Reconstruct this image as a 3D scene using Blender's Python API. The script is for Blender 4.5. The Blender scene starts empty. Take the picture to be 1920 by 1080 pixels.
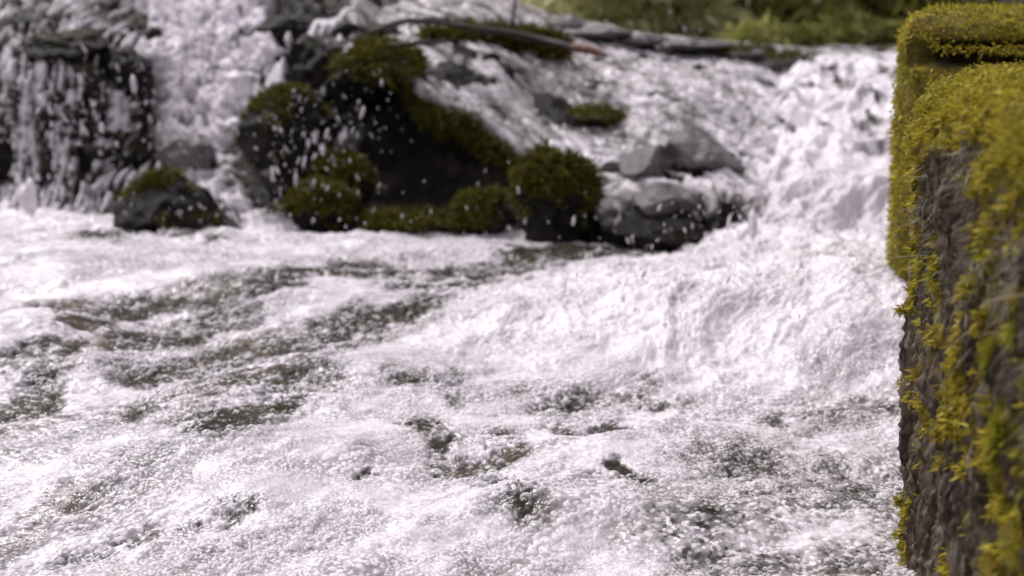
import bpy, math, random
import numpy as np

random.seed(7); np.random.seed(7)
S = bpy.context.scene
COL = S.collection

# ------------------------------------------------------------------ camera
CAM_H = 0.5
FPX = 1867.0                       # focal length in pixels of the 1920 px wide photograph
PITCH = math.atan(520 / FPX)
cam = bpy.data.cameras.new('camera')
cam.sensor_width = 36.0
cam.lens = 36.0 * FPX / 1920.0
cam.clip_start = 0.02
cam.clip_end = 400
cam.dof.use_dof = True
cam.dof.focus_distance = 1.0
cam.dof.aperture_fstop = 3.9
camo = bpy.data.objects.new('camera', cam)
COL.objects.link(camo)
camo.location = (0, 0, CAM_H)
camo.rotation_euler = (math.radians(90) - PITCH, 0, 0)
S.camera = camo

# ------------------------------------------------------------------ world: bright overcast sky
SUN_EL, SUN_ROT = math.radians(58), math.radians(-48)
w = bpy.data.worlds.new('World'); S.world = w
w.use_nodes = True
nt = w.node_tree
bg = nt.nodes['Background']
sky = nt.nodes.new('ShaderNodeTexSky')
sky.sky_type = 'NISHITA'
sky.sun_disc = False
sky.sun_elevation = SUN_EL
sky.sun_rotation = SUN_ROT
hs = nt.nodes.new('ShaderNodeHueSaturation')           # thin cloud: the blue is washed out
hs.inputs['Saturation'].default_value = 0.16
nt.links.new(sky.outputs['Color'], hs.inputs['Color'])
mul = nt.nodes.new('ShaderNodeMix'); mul.data_type = 'RGBA'; mul.blend_type = 'MULTIPLY'
mul.inputs['Factor'].default_value = 1.0
mul.inputs['B'].default_value = (1.0, 0.895, 0.978, 1)
nt.links.new(hs.outputs['Color'], mul.inputs['A'])
nt.links.new(mul.outputs['Result'], bg.inputs['Color'])
bg.inputs['Strength'].default_value = 0.13

sun = bpy.data.lights.new('sun', 'SUN')
sun.energy = 1.3
sun.angle = math.radians(14)
sun.color = (1.0, 0.955, 0.93)
suno = bpy.data.objects.new('sun', sun); COL.objects.link(suno)
# Nishita: rotation 0 puts the sun at +Y, turning towards +X
dvec = np.array([math.sin(SUN_ROT) * math.cos(SUN_EL), math.cos(SUN_ROT) * math.cos(SUN_EL), math.sin(SUN_EL)])
from mathutils import Vector, Matrix
suno.rotation_euler = Vector(dvec).to_track_quat('Z', 'Y').to_euler()
suno.location = (0, 0, 5)

S.view_settings.view_transform = 'Standard'
S.view_settings.look = 'None'
S.view_settings.gamma = 1
S.view_settings.exposure = 0.93
S.render.engine = 'CYCLES'
S.cycles.max_bounces = 6
S.cycles.transparent_max_bounces = 12
S.cycles.use_denoising = True

# ------------------------------------------------------------------ numeric helpers
cp, sp = math.cos(PITCH), math.sin(PITCH)
def P(px, py, y):
    """world point seen at photograph pixel (px,py) at distance y along the ground"""
    dx, dz = (px - 960) / FPX, (540 - py) / FPX
    Y = cp + dz * sp; Z = -sp + dz * cp
    t = y / Y
    return np.array([dx * t, y, CAM_H + Z * t])
def G(px, py, z=0.0):
    dx, dz = (px - 960) / FPX, (540 - py) / FPX
    Y = cp + dz * sp; Z = -sp + dz * cp
    t = (z - CAM_H) / Z
    return np.array([dx * t, Y * t, z])

_rng = np.random.RandomState(11)
PERM = _rng.permutation(256).astype(np.int32)
PERM = np.concatenate([PERM, PERM, PERM])
G3 = _rng.normal(size=(256, 3)); G3 /= np.linalg.norm(G3, axis=1)[:, None]
_a = _rng.rand(256) * 6.2832
G2 = np.stack([np.cos(_a), np.sin(_a)], 1)
RT = _rng.rand(256)
def n2(x, y, seed=0):
    x = np.asarray(x, float) + seed * 17.31; y = np.asarray(y, float) - seed * 9.77
    ix = np.floor(x).astype(np.int64); iy = np.floor(y).astype(np.int64)
    fx = x - ix; fy = y - iy; ix &= 255; iy &= 255
    u = fx**3 * (fx * (fx * 6 - 15) + 10); v = fy**3 * (fy * (fy * 6 - 15) + 10)
    def g(i, j):
        h = PERM[PERM[(ix + i) & 255] + ((iy + j) & 255)]
        return G2[h, 0] * (fx - i) + G2[h, 1] * (fy - j)
    a = g(0, 0); b = g(1, 0); c = g(0, 1); d = g(1, 1)
    return 1.5 * ((a + u * (b - a)) * (1 - v) + (c + u * (d - c)) * v)
def n3(p, seed=0):
    p = np.asarray(p, float) + seed * 13.7
    i = np.floor(p).astype(np.int64); f = p - i; i &= 255
    u = f**3 * (f * (f * 6 - 15) + 10)
    r = 0
    for a in (0, 1):
        for b in (0, 1):
            for c in (0, 1):
                h = PERM[PERM[PERM[(i[:, 0] + a) & 255] + ((i[:, 1] + b) & 255)] + ((i[:, 2] + c) & 255)]
                g = G3[h]
                d = g[:, 0] * (f[:, 0] - a) + g[:, 1] * (f[:, 1] - b) + g[:, 2] * (f[:, 2] - c)
                wgt = (u[:, 0] if a else 1 - u[:, 0]) * (u[:, 1] if b else 1 - u[:, 1]) * (u[:, 2] if c else 1 - u[:, 2])
                r = r + wgt * d
    return 1.5 * r
def f2(x, y, oct=4, seed=0, gain=.5):
    r = 0; a = 1; s = 1
    for k in range(oct):
        r = r + a * n2(x * s, y * s, seed + k); a *= gain; s *= 2.03
    return r
def f3(p, oct=4, seed=0, gain=.5):
    r = 0; a = 1; s = 1
    for k in range(oct):
        r = r + a * n3(p * s, seed + k); a *= gain; s *= 2.03
    return r
def sst(a, b, x):
    t = np.clip((x - a) / (b - a), 0, 1); return t * t * (3 - 2 * t)
def cells(x, y, size, seed, rmin=.35, rmax=.72):
    """packed bubbles: relief (in units of size) and a random number per bubble"""
    X = x / size; Y = y / size
    ix = np.floor(X).astype(np.int64); iy = np.floor(Y).astype(np.int64)
    best = np.zeros_like(X); rnd = np.full_like(X, .5)
    for a in (-1, 0, 1):
        for b in (-1, 0, 1):
            cx = ix + a; cy = iy + b
            h = PERM[PERM[(cx + seed * 7) & 255] + (cy & 255)]
            h2 = PERM[h + 57]; h3 = PERM[h2 + 91]; h4 = PERM[h3 + 33]
            d2 = (X - cx - RT[h])**2 + (Y - cy - RT[h2])**2
            r = rmin + (rmax - rmin) * RT[h3]**2
            z = np.sqrt(np.maximum(r * r - d2, 0)) * (1.0 + .3 * RT[h4])
            m = z > best
            best = np.where(m, z, best); rnd = np.where(m, RT[h4], rnd)
    return best, rnd
def seg_dist(x, y, a, b):
    ax, ay = a; bx, by = b
    L = (bx - ax)**2 + (by - ay)**2 + 1e-9
    t = np.clip(((x - ax) * (bx - ax) + (y - ay) * (by - ay)) / L, 0, 1)
    return np.hypot(x - ax - t * (bx - ax), y - ay - t * (by - ay))

# ------------------------------------------------------------------ mesh helpers
def mesh_from(name, V, F, mat=None, parent=None, attrs=None, smooth=True, loc=None):
    """F: (n,3) or (n,4) int array"""
    V = np.asarray(V, np.float32); F = np.asarray(F, np.int32)
    if loc is not None:
        V = V - np.asarray(loc, np.float32)
    me = bpy.data.meshes.new(name)
    k = F.shape[1]
    me.vertices.add(len(V)); me.vertices.foreach_set('co', V.ravel())
    me.loops.add(F.size); me.loops.foreach_set('vertex_index', F.ravel())
    me.polygons.add(len(F)); me.polygons.foreach_set('loop_start', np.arange(0, F.size, k, dtype=np.int32))
    me.update(calc_edges=True)
    if smooth:
        me.polygons.foreach_set('use_smooth', np.ones(len(F), bool))
    for an, av in (attrs or {}).items():
        at = me.attributes.new(an, 'FLOAT', 'POINT'); at.data.foreach_set('value', np.asarray(av, np.float32))
    me.validate()
    if mat: me.materials.append(mat)
    o = bpy.data.objects.new(name, me); COL.objects.link(o)
    if parent is not None:
        o.parent = parent
    elif loc is not None:
        o.location = [float(q) for q in loc]
    return o
def tag(o, label=None, cat=None, group=None, kind=None):
    if label: o['label'] = label
    if cat: o['category'] = cat
    if group: o['group'] = group
    if kind: o['kind'] = kind
    return o
def grid_faces(nr, nc, flip=False):
    i = np.arange(nr * nc).reshape(nr, nc)
    q = np.stack([i[:-1, :-1], i[:-1, 1:], i[1:, 1:], i[1:, :-1]], -1).reshape(-1, 4)
    return q[:, ::-1] if flip else q
def catmull(A, t):
    n = len(A); t = np.clip(t, 0, n - 1 - 1e-6); i = t.astype(int); f = (t - i).reshape((-1,) + (1,) * (A.ndim - 1))
    g = lambda k: A[np.clip(i + k, 0, n - 1)]
    p0, p1, p2, p3 = g(-1), g(0), g(1), g(2)
    return .5 * (2 * p1 + (p2 - p0) * f + (2 * p0 - 5 * p1 + 4 * p2 - p3) * f**2 + (3 * p1 - p0 - 3 * p2 + p3) * f**3)
def upsample(Cg, nr, nc):
    A = catmull(Cg, np.linspace(0, len(Cg) - 1, nr))
    A = catmull(A.transpose(1, 0, 2), np.linspace(0, Cg.shape[1] - 1, nc)).transpose(1, 0, 2)
    return A
def grid_normals(A):
    du = np.gradient(A, axis=1); dv = np.gradient(A, axis=0)
    N = np.cross(dv, du)
    N /= np.linalg.norm(N, axis=2, keepdims=True) + 1e-12
    return N

# ------------------------------------------------------------------ materials
def new_mat(name):
    m = bpy.data.materials.new(name); m.use_nodes = True
    n = m.node_tree; return m, n, n.nodes['Principled BSDF'], n.nodes, n.links
def ramp(nodes, pts):
    r = nodes.new('ShaderNodeValToRGB'); e = r.color_ramp.elements
    while len(e) < len(pts): e.new(.5)
    for el, (p, c) in zip(e, pts):
        el.position = p; el.color = (*c, 1)
    return r
def tex(nodes, links, scale, detail=5, rough=.6, vec=None):
    t = nodes.new('ShaderNodeTexNoise'); t.inputs['Scale'].default_value = scale
    t.inputs['Detail'].default_value = detail; t.inputs['Roughness'].default_value = rough
    if vec is not None: links.new(vec, t.inputs['Vector'])
    return t
def mixc(nodes, links, f, a, b):
    m = nodes.new('ShaderNodeMix'); m.data_type = 'RGBA'
    for s, v in (('Factor', f), ('A', a), ('B', b)):
        if isinstance(v, (tuple, float, int)):
            m.inputs[s].default_value = (*v, 1) if isinstance(v, tuple) else v
        else: links.new(v, m.inputs[s])
    return m.outputs['Result']
def attr(nodes, name):
    a = nodes.new('ShaderNodeAttribute'); a.attribute_name = name; return a.outputs['Fac']
def mathn(nodes, links, op, a, b=None, clamp=False):
    m = nodes.new('ShaderNodeMath'); m.operation = op; m.use_clamp = clamp
    for k, v in enumerate((a, b)):
        if v is None: continue
        if isinstance(v, (int, float)): m.inputs[k].default_value = v
        else: links.new(v, m.inputs[k])
    return m.outputs[0]
def geo_pos(nodes):
    return nodes.new('ShaderNodeNewGeometry').outputs['Position']

def water_material():
    m, n, b, N, L = new_mat('white water')
    pos = geo_pos(N)
    foam = attr(N, 'foam')
    wt = tex(N, L, 9, 4, .6, pos)
    deep = ramp(N, [(.3, (.008, .007, .004)), (.52, (.034, .029, .017)), (.75, (.10, .085, .058))])
    L.new(wt.outputs['Fac'], deep.inputs['Fac'])
    ft = tex(N, L, 30, 4, .6, pos)
    fc = ramp(N, [(.3, (.74, .705, .735)), (.7, (.85, .82, .845))])
    L.new(ft.outputs['Fac'], fc.inputs['Fac'])
    L.new(mixc(N, L, foam, deep.outputs['Color'], fc.outputs['Color']), b.inputs['Base Color'])
    r = mathn(N, L, 'MULTIPLY_ADD', foam, .22); r.node.inputs[2].default_value = .05
    L.new(r, b.inputs['Roughness'])
    b.inputs['IOR'].default_value = 1.33
    L.new(mathn(N, L, 'MULTIPLY', foam, .9), b.inputs['Subsurface Weight']); b.inputs['Subsurface Radius'].default_value = (1, 1, 1); b.inputs['Subsurface Scale'].default_value = .016
    bn = tex(N, L, 260, 2, .5, pos)
    bp = N.new('ShaderNodeBump'); bp.inputs['Strength'].default_value = .35; bp.inputs['Distance'].default_value = .003
    L.new(bn.outputs['Fac'], bp.inputs['Height']); L.new(bp.outputs['Normal'], b.inputs['Normal'])
    return m
def rock_material():
    m, n, b, N, L = new_mat('wet rock')
    pos = geo_pos(N)
    t = tex(N, L, 7, 8, .65, pos)
    c = ramp(N, [(.3, (.002, .0015, .001)), (.54, (.006, .005, .004)), (.66, (.030, .022, .015)), (.82, (.10, .082, .062))])
    L.new(t.outputs['Fac'], c.inputs['Fac'])
    t2 = tex(N, L, 60, 4, .6, pos)
    mossc = ramp(N, [(.3, (.010, .012, .002)), (.55, (.040, .042, .006)), (.75, (.105, .100, .014))])
    L.new(t2.outputs['Fac'], mossc.inputs['Fac'])
    moss = attr(N, 'moss')
    L.new(mixc(N, L, moss, c.outputs['Color'], mossc.outputs['Color']), b.inputs['Base Color'])
    t3 = tex(N, L, 14, 4, .6, pos)
    rr = N.new('ShaderNodeMapRange'); rr.inputs['From Min'].default_value = .3; rr.inputs['From Max'].default_value = .7
    rr.inputs['To Min'].default_value = .10; rr.inputs['To Max'].default_value = .45
    L.new(t3.outputs['Fac'], rr.inputs['Value'])
    L.new(mathn(N, L, 'MAXIMUM', rr.outputs[0], moss), b.inputs['Roughness'])
    b.inputs['Specular IOR Level'].default_value = .16
    t4 = tex(N, L, 45, 8, .7, pos)
    bp = N.new('ShaderNodeBump'); bp.inputs['Strength'].default_value = .7; bp.inputs['Distance'].default_value = .012
    L.new(t4.outputs['Fac'], bp.inputs['Height']); L.new(bp.outputs['Normal'], b.inputs['Normal'])
    return m
def stone_material():
    m = rock_material(); m.name = 'wet grey stone'; m.node_tree.nodes['Principled BSDF'].inputs['Specular IOR Level'].default_value = .95
    for nd in m.node_tree.nodes:
        if nd.type == 'MAP_RANGE': nd.inputs['To Min'].default_value = .05; nd.inputs['To Max'].default_value = .24
    for nd in m.node_tree.nodes:
        if nd.type == 'VALTORGB' and nd.color_ramp.elements[0].position > .29 and len(nd.color_ramp.elements) == 4:
            for e, c in zip(nd.color_ramp.elements, ((.03, .025, .021), (.13, .118, .115), (.26, .24, .245), (.42, .40, .41))): e.color = (*c, 1)
    return m
def leaf_material(name, lo, hi, scale=40, rough=.6, transl=.3, patch=None):
    m, n, b, N, L = new_mat(name)
    pos = geo_pos(N)
    t = tex(N, L, scale, 3, .6, pos)
    ra = attr(N, 'rnd')
    f = mathn(N, L, 'MULTIPLY_ADD', t.outputs['Fac'], .6); L.new(mathn(N, L, 'MULTIPLY', ra, .45), f.node.inputs[2])
    c = ramp(N, [(.2, lo), (.75, hi)])
    L.new(f, c.inputs['Fac']); col = c.outputs['Color']
    if patch:                                            # patches of greener and of browner growth
        for sc_, cc, p0 in ((11, patch[0], .52), (17, patch[1], .58)):
            tt_ = tex(N, L, sc_, 3, .6, pos)
            pr = ramp(N, [(p0, (0, 0, 0)), (p0 + .12, (1, 1, 1))]); L.new(tt_.outputs['Fac'], pr.inputs['Fac'])
            col = mixc(N, L, mathn(N, L, 'MULTIPLY', pr.outputs['Color'], .7), col, cc)
    L.new(col, b.inputs['Base Color'])
    b.inputs['Roughness'].default_value = rough
    b.inputs['Specular IOR Level'].default_value = .25
    tr = N.new('ShaderNodeBsdfTranslucent'); L.new(col, tr.inputs['Color'])
    mx = N.new('ShaderNodeMixShader'); mx.inputs[0].default_value = transl
    L.new(b.outputs[0], mx.inputs[1]); L.new(tr.outputs[0], mx.inputs[2])
    L.new(mx.outputs[0], N['Material Output'].inputs['Surface'])
    return m
def wood_material(name, cols, moss_lo, moss_hi):
    m, n, b, N, L = new_mat(name)
    pos = geo_pos(N)
    mp = N.new('ShaderNodeMapping'); mp.inputs['Scale'].default_value = (1, 1, .22); L.new(pos, mp.inputs['Vector'])
    t = tex(N, L, 70, 8, .7, mp.outputs[0])
    c = ramp(N, cols); L.new(t.outputs['Fac'], c.inputs['Fac'])
    t2 = tex(N, L, 160, 4, .65, pos)
    mc = ramp(N, [(.3, moss_lo), (.7, moss_hi)]); L.new(t2.outputs['Fac'], mc.inputs['Fac'])
    moss = attr(N, 'moss')
    L.new(mixc(N, L, moss, c.outputs['Color'], mc.outputs['Color']), b.inputs['Base Color'])
    b.inputs['Roughness'].default_value = .85; b.inputs['Specular IOR Level'].default_value = .25
    t3 = tex(N, L, 230, 6, .75, mp.outputs[0])
    bp = N.new('ShaderNodeBump'); bp.inputs['Strength'].default_value = .9; bp.inputs['Distance'].default_value = .004
    L.new(t3.outputs['Fac'], bp.inputs['Height']); L.new(bp.outputs['Normal'], b.inputs['Normal'])
    return m
def noise_material(name, cols, scale, rough=.8):
    m, n, b, N, L = new_mat(name)
    t = tex(N, L, scale, 6, .65, geo_pos(N))
    c = ramp(N, cols); L.new(t.outputs['Fac'], c.inputs['Fac']); L.new(c.outputs['Color'], b.inputs['Base Color'])
    b.inputs['Roughness'].default_value = rough
    return m

WATER = water_material()
ROCK = rock_material()
STONE = stone_material()
MOSS_ROCK = leaf_material('rock moss', (.014, .016, .002), (.16, .145, .018), 25)
MOSS_POST = leaf_material('golden moss', (.13, .11, .010), (.62, .52, .06), 60, .6, .35, ((.24, .25, .025), (.20, .13, .03)))
MOSS_DRY = leaf_material('dry moss fibre', (.10, .090, .065), (.36, .32, .24), 60, .8, .1)
TIMBER = wood_material('weathered timber', [(.30, (.012, .009, .006)), (.46, (.075, .055, .040)), (.58, (.21, .175, .125)), (.74, (.42, .385, .31))],
                       (.10, .090, .010), (.38, .32, .035))
BARK = noise_material('bark', [(.3, (.012, .009, .006)), (.7, (.06, .047, .034))], 30)
TWIG = noise_material('wet twig bark', [(.3, (.010, .006, .004)), (.7, (.05, .03, .022))], 40, .4)
REDWOOD = noise_material('broken red wood', [(.3, (.10, .045, .032)), (.7, (.24, .12, .09))], 40, .6)
EARTH = noise_material('forest floor', [(.3, (.05, .045, .016)), (.5, (.12, .11, .03)), (.68, (.24, .20, .06))], 2.2)
BEDM = noise_material('stream bed', [(.3, (.02, .018, .012)), (.7, (.10, .09, .06))], 6)

# ------------------------------------------------------------------ water of the pool, the chute and the pond above
def chute_left(y):
    return np.interp(y, [1.9, 2.2, 2.6, 3.2, 4.0], [.46, .53, .62, .78, .6])
CREST = .347
def water_base(x, y):
    up = sst(1.70, 3.25, y)
    side = sst(-.20, .14, x - chute_left(y))
    z = CREST * up * side
    return np.where(y > 3.4, np.maximum(z, CREST * sst(3.55, 3.8, y)), z)

STROKES = [  # polyline of photograph pixels on the pool surface, half width in metres, how much foam is missing
    ([(70, 612), (250, 597), (420, 568), (560, 538), (650, 518)], .050, .95),
    ([(140, 650), (180, 645)], .030, .9),
    ([(255, 655), (350, 632), (430, 600)], .045, .72),
    ([(470, 668), (560, 640), (660, 615)], .060, 1.0),
    ([(470, 680), (520, 668)], .035, 1.0),
    ([(610, 660), (690, 620), (790, 592), (890, 552)], .050, .8),
    ([(680, 515), (780, 512), (880, 515), (990, 500), (1080, 490)], .045, .85),
    ([(800, 545), (930, 540)], .06, .75),
    ([(980, 480), (1150, 478), (1290, 470)], .05, .8),
    ([(0, 795), (60, 768), (130, 692)], .022, .95),
    ([(0, 715), (110, 690)], .02, .8),
    ([(300, 690), (420, 730), (540, 700)], .06, .60),
    ([(370, 800), (420, 830), (470, 800), (560, 740)], .045, .62),
    ([(120, 1052), (200, 1035), (290, 1008)], .012, .62),
    ([(340, 1005), (460, 975)], .012, .42),
    ([(780, 800), (860, 890), (950, 862), (930, 820)], .020, .60),
    ([(830, 892), (900, 885), (948, 862)], .008, .7),
    ([(1070, 815), (1110, 828), (1150, 815)], .018, .62),
    ([(780, 730), (850, 745)], .03, .5),
    ([(1000, 760), (1150, 745), (1250, 750)], .03, .45),
    ([(680, 915), (700, 915)], .008, .75),
    ([(930, 930), (1000, 985)], .022, .5),
    ([(1160, 905), (1210, 925)], .010, .7),
    ([(1380, 900), (1500, 980), (1660, 900)], .06, .36),
    ([(1330, 1010), (1450, 1060), (1650, 1040)], .05, .34),
    ([(0, 830), (140, 800), (330, 770)], .05, .38),
    ([(0, 1000), (120, 960), (260, 900)], .04, .36),
    ([(1450, 800), (1640, 780)], .03, .38),
    ([(190, 460), (420, 462)], .05, .9),
    ([(1560, 600), (1660, 560)], .05, .45),
]
MOUNDS = [  # photograph pixel, radius x, radius y (metres), height
    (40, 660, .16, .16, .055), (560, 850, .20, .12, .030), (700, 700, .20, .10, .030), (1000, 870, .10, .06, .014),
    (1250, 575, .38, .20, .026), (1500, 540, .28, .24, .034), (1120, 610, .24, .14, .025), (1420, 640, .26, .14, .055), (1600, 690, .18, .10, .04), (1650, 650, .14, .22, .065),
    (300, 540, .35, .16, .03), (100, 480, .6, .25, .03), (740, 475, .35, .08, .015), (1290, 850, .20, .07, .022), (870, 870, .09, .05, -.022),
    (990, 960, .035, .025, .008), (460, 960, .20, .05, .014), (1110, 822, .05, .03, -.010), (200, 880, .22, .07, .016), (1600, 800, .1, .04, .015),
    (1180, 970, .16, .06, .016),
]
def foam_map(x, y):
    wa = np.clip(.006 + .026 * (y - .8), .006, .045)
    wx = x + wa * f2(x * 11, y * 9, 5, 21, .6); wy = y + 1.5 * wa * f2(x * 11, y * 9, 5, 27, .6)
    miss = np.zeros_like(x)
    for pts, hw, st in STROKES:
        q = [G(a, b)[:2] for a, b in pts]
        d = np.full_like(x, 9.)
        for a, b in zip(q[:-1], q[1:]):
            d = np.minimum(d, seg_dist(wx, wy, a, b))
        miss = np.maximum(miss, st * (1 - sst(.10 * hw, 2.1 * hw, d)))
    return miss
def dome():
    import bmesh
    bm = bmesh.new(); bmesh.ops.create_icosphere(bm, subdivisions=2, radius=1)
    bmesh.ops.delete(bm, geom=[v for v in bm.verts if v.co.z < -.3], context='VERTS')
    bm.verts.index_update()
    out = np.array([v.co[:] for v in bm.verts]), np.array([[v.index for v in f.verts] for f in bm.faces]); bm.free()
    return out
def build_pool():
    NR, NC = 1750, 1150
    inv = np.linspace(1 / .55, 1 / 4.6, NR)
    lg = np.exp(np.linspace(math.log(.55), math.log(4.6), NR))
    yy = .72 / inv + .28 * lg
    yy = np.sort(yy)
    s = np.linspace(-1, 1, NC); s = .60 * s + .95 * s**11
    x = (yy[:, None] * s[None, :]).ravel(); y = np.repeat(yy, NC)
    z = water_base(x, y)
    for px, py, rx, ry, h in MOUNDS:
        c = G(px, py); z += h * np.exp(-((x - c[0]) / rx)**2 - ((y - c[1]) / ry)**2)
    miss = foam_map(x, y)
    # rough water: the chute, its boil and the foot of the cascade
    boil = np.zeros_like(x)
    for px, py, rx, ry, a in ((1380, 580, .50, .33, 1.), (1540, 500, .34, .38, 1.), (1180, 620, .35, .22, .7), (1600, 640, .2, .2, .7), (150, 420, .8, .35, .5), (480, 430, .35, .3, .6)):
        c = G(px, py); boil = np.maximum(boil, a * np.exp(-((x - c[0]) / rx)**2 - ((y - c[1]) / ry)**2))
    ch = sst(0, .08, water_base(x, y)) * (y < 3.6)
    boil = np.maximum(boil, .9 * ch)
    pond = sst(3.35, 3.6, y)
    boil *= 1 - .8 * pond
    ca, sa = math.cos(.45), math.sin(.45)
    xr, yr = x * ca + y * sa, -x * sa + y * ca
    swell = .012 * f2(xr * 3.2, yr * 7, 3, 3) * (1 - .5 * boil)
    rip = .0045 * f2(xr * 16, yr * 26, 3, 8) + .0011 * miss * f2(xr * 75, yr * 110, 2, 12)
    bx = x + .07 * f2(x * 5, y * 5, 2, 131); by = y + .07 * f2(x * 5, y * 5, 2, 137)
    big = .030 * f2(bx * 5, by * 4, 3, 31, .55) + (.3 - np.abs(f2(bx * 10, by * 8, 4, 33, .6))) * .017
    fine = (.3 - np.abs(f2(bx * 33, by * 30, 3, 37, .6))) * .005
    z += swell + rip + boil * (big + fine) + ch * (1 - pond) * ((.3 - np.abs(f2(bx * 6, by * 5, 3, 161, .55))) * .055)
    # long streaks of thinner foam
    st = f2(xr * 4, yr * 11, 4, 44)
    cl = f2(x * 22, y * 22, 3, 50)
    lace = f2(xr * 40, yr * 55, 3, 56)
    dirt = f2(xr * 9, yr * 16, 5, 47, .6)
    F = .97 - miss * 1.24 + .14 * st + .12 * cl - .08 + .38 * dirt * (.30 + miss) + .30 * lace * (.25 + miss)
    fl = f2(x * 8, y * 3, 4, 61)
    fl2 = f2(x * 14, y * 8, 4, 64, .6)
    F = np.where(ch > .01, np.minimum(F, 1.) - ch * (.25 + .75 * sst(2.0, 2.75, y)) * np.clip(.30 + .7 * fl + .8 * fl2, -.3, 1.) * .85, F)
    F = F - boil * (1 - ch) * np.clip(.55 * f2(bx * 7, by * 5, 4, 181, .6) - .02, 0, .5)
    F = F - pond * (.45 + .4 * fl)
    F = np.clip(F + .22 * boil, 0, 1)
    # bubbles; some of the froth is too fine to show any
    tone = f2(xr * 6, yr * 12, 4, 105, .6)
    smooth = sst(-.05, .35, tone)
    for px, py, rx, ry in ((520, 850, .16, .07), (700, 690, .16, .07), (1180, 1020, .14, .05), (560, 950, .10, .04), (1050, 880, .12, .03), (1300, 690, .3, .08), (40, 650, .16, .14)):
        c = G(px, py); smooth = np.maximum(smooth, np.exp(-((x - c[0]) / rx)**2 - ((y - c[1]) / ry)**2))
    web = np.clip(1 - 5 * np.abs(n2(x * 26 + .5 * cl, y * 30, 171)), 0, 1) + np.clip(1 - 5 * np.abs(n2(x * 48, y * 55 + .5 * cl, 173)), 0, 1)
    F = np.clip(F + .26 * web * sst(.1, .6, miss) * (.6 + dirt), 0, 1)
    near = 1 - sst(2.0, 2.8, y)
    calm = 1 - .45 * np.clip(boil, 0, 1)
    b1, r1 = cells(x + .004 * cl, y, .0052, 1)
    b2, r2 = cells(x, y + .004 * cl, .0031, 5)
    b3, r3 = cells(x, y, .0150, 9, .10, .55)
    amp = near * calm * (.35 + .65 * np.clip(F * 1.3, 0, 1))
    size_sel = sst(-.15, .25, f2(x * 5, y * 7, 2, 71))
    cl2 = G(985, 965); clus = np.exp(-((x - cl2[0]) / .032)**2 - ((y - cl2[1]) / .022)**2)
    bub = size_sel * b1 * .0052 + (1 - size_sel) * b2 * .0031 + .18 * b3 * .0150 * (r3 > .80)
    bub = bub * (1 - clus) + clus * cells(x, y, .011, 13, .4, .7)[0] * .011
    z += amp * bub * .42 * (1 - .8 * smooth)
    z += .004 * sst(.1, 1., F) * near - .002 * near
    rsel = np.where(size_sel > .5, r1, r2)
    # each bubble is either white froth or clear; gaps between bubbles show the water below
    gap = sst(.02, .30, np.where(size_sel > .5, b1, b2))
    clear = sst(-.35, .40, F - .62 * rsel - .16)
    foam = .06 * sst(.1, .6, F) + .94 * clear * (1 - .55 * (1 - gap) * (1 - .8 * F))
    foam = foam * (1 - .40 * (1 - gap) * (1 - .85 * smooth)) * (1 - .28 * (rsel > .74) * (1 - .8 * smooth))
    far_foam = sst(.12, .80, F + .14 * lace)
    k = near * calm
    foam = foam * (.90 + .22 * np.clip(tone, -.6, .45))
    foam = k * foam + (1 - k) * far_foam
    # choppy sideways throw where the water boils
    cx = boil * (1 - pond)
    X2 = x + cx * .014 * f2(x * 9, y * 8, 3, 141, .5); Y2 = y + cx * .014 * f2(x * 9, y * 8, 3, 151, .5)
    z = z + cx * .0035 * f2(x * 70, y * 60, 3, 155, .7)
    V = np.stack([X2, Y2, z], 1)
    o = mesh_from('water', V, grid_faces(NR, NC), WATER, attrs={'foam': foam})
    tag(o, kind='structure')
    # loose clear bubbles riding on the froth
    rg = np.random.RandomState(77)
    wgt = ((y > .72) & (y < 2.3) & (np.abs(x / y) < .62)) * (1 - .9 * smooth) * (1 - .8 * boil) * sst(.0, .5, f2(x * 7, y * 9, 3, 191) + .12 + .25 * (F < .75)) / (NR * NC)
    wgt *= np.gradient(yy).repeat(NC) * y
    idx = rg.choice(len(x), 15000, p=wgt / wgt.sum())
    bv, bf = ICO_DOME
    rad = np.clip(.0021 * np.exp(rg.normal(size=len(idx)) * .50), .0010, .0085)
    BV = (bv[None] * rad[:, None, None] * np.array([1, 1, .85]) + V[idx][:, None] - np.array([0, 0, .12]) * rad[:, None, None]).reshape(-1, 3)
    BF = (bf[None] + (np.arange(len(idx)) * len(bv))[:, None, None]).reshape(-1, 3)
    m, n_, b_, N_, L_ = new_mat('bubble film')
    b_.inputs['Base Color'].default_value = (.92, .90, .92, 1); b_.inputs['Roughness'].default_value = .05; b_.inputs['IOR'].default_value = 1.6
    lw = N_.new('ShaderNodeLayerWeight'); lw.inputs['Blend'].default_value = .45
    fc = mathn(N_, L_, 'MULTIPLY_ADD', lw.outputs['Facing'], .75); fc.node.inputs[2].default_value = .10
    tp = N_.new('ShaderNodeBsdfTransparent'); mx = N_.new('ShaderNodeMixShader')
    L_.new(fc, mx.inputs[0]); L_.new(tp.outputs[0], mx.inputs[1]); L_.new(b_.outputs[0], mx.inputs[2]); L_.new(mx.outputs[0], N_['Material Output'].inputs['Surface'])
    bo = mesh_from('bubbles', BV, BF, m); tag(bo, 'small clear round bubbles riding on the froth of the pool', 'bubbles', kind='stuff')
    return o
ICO_DOME = dome()
build_pool()

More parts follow.
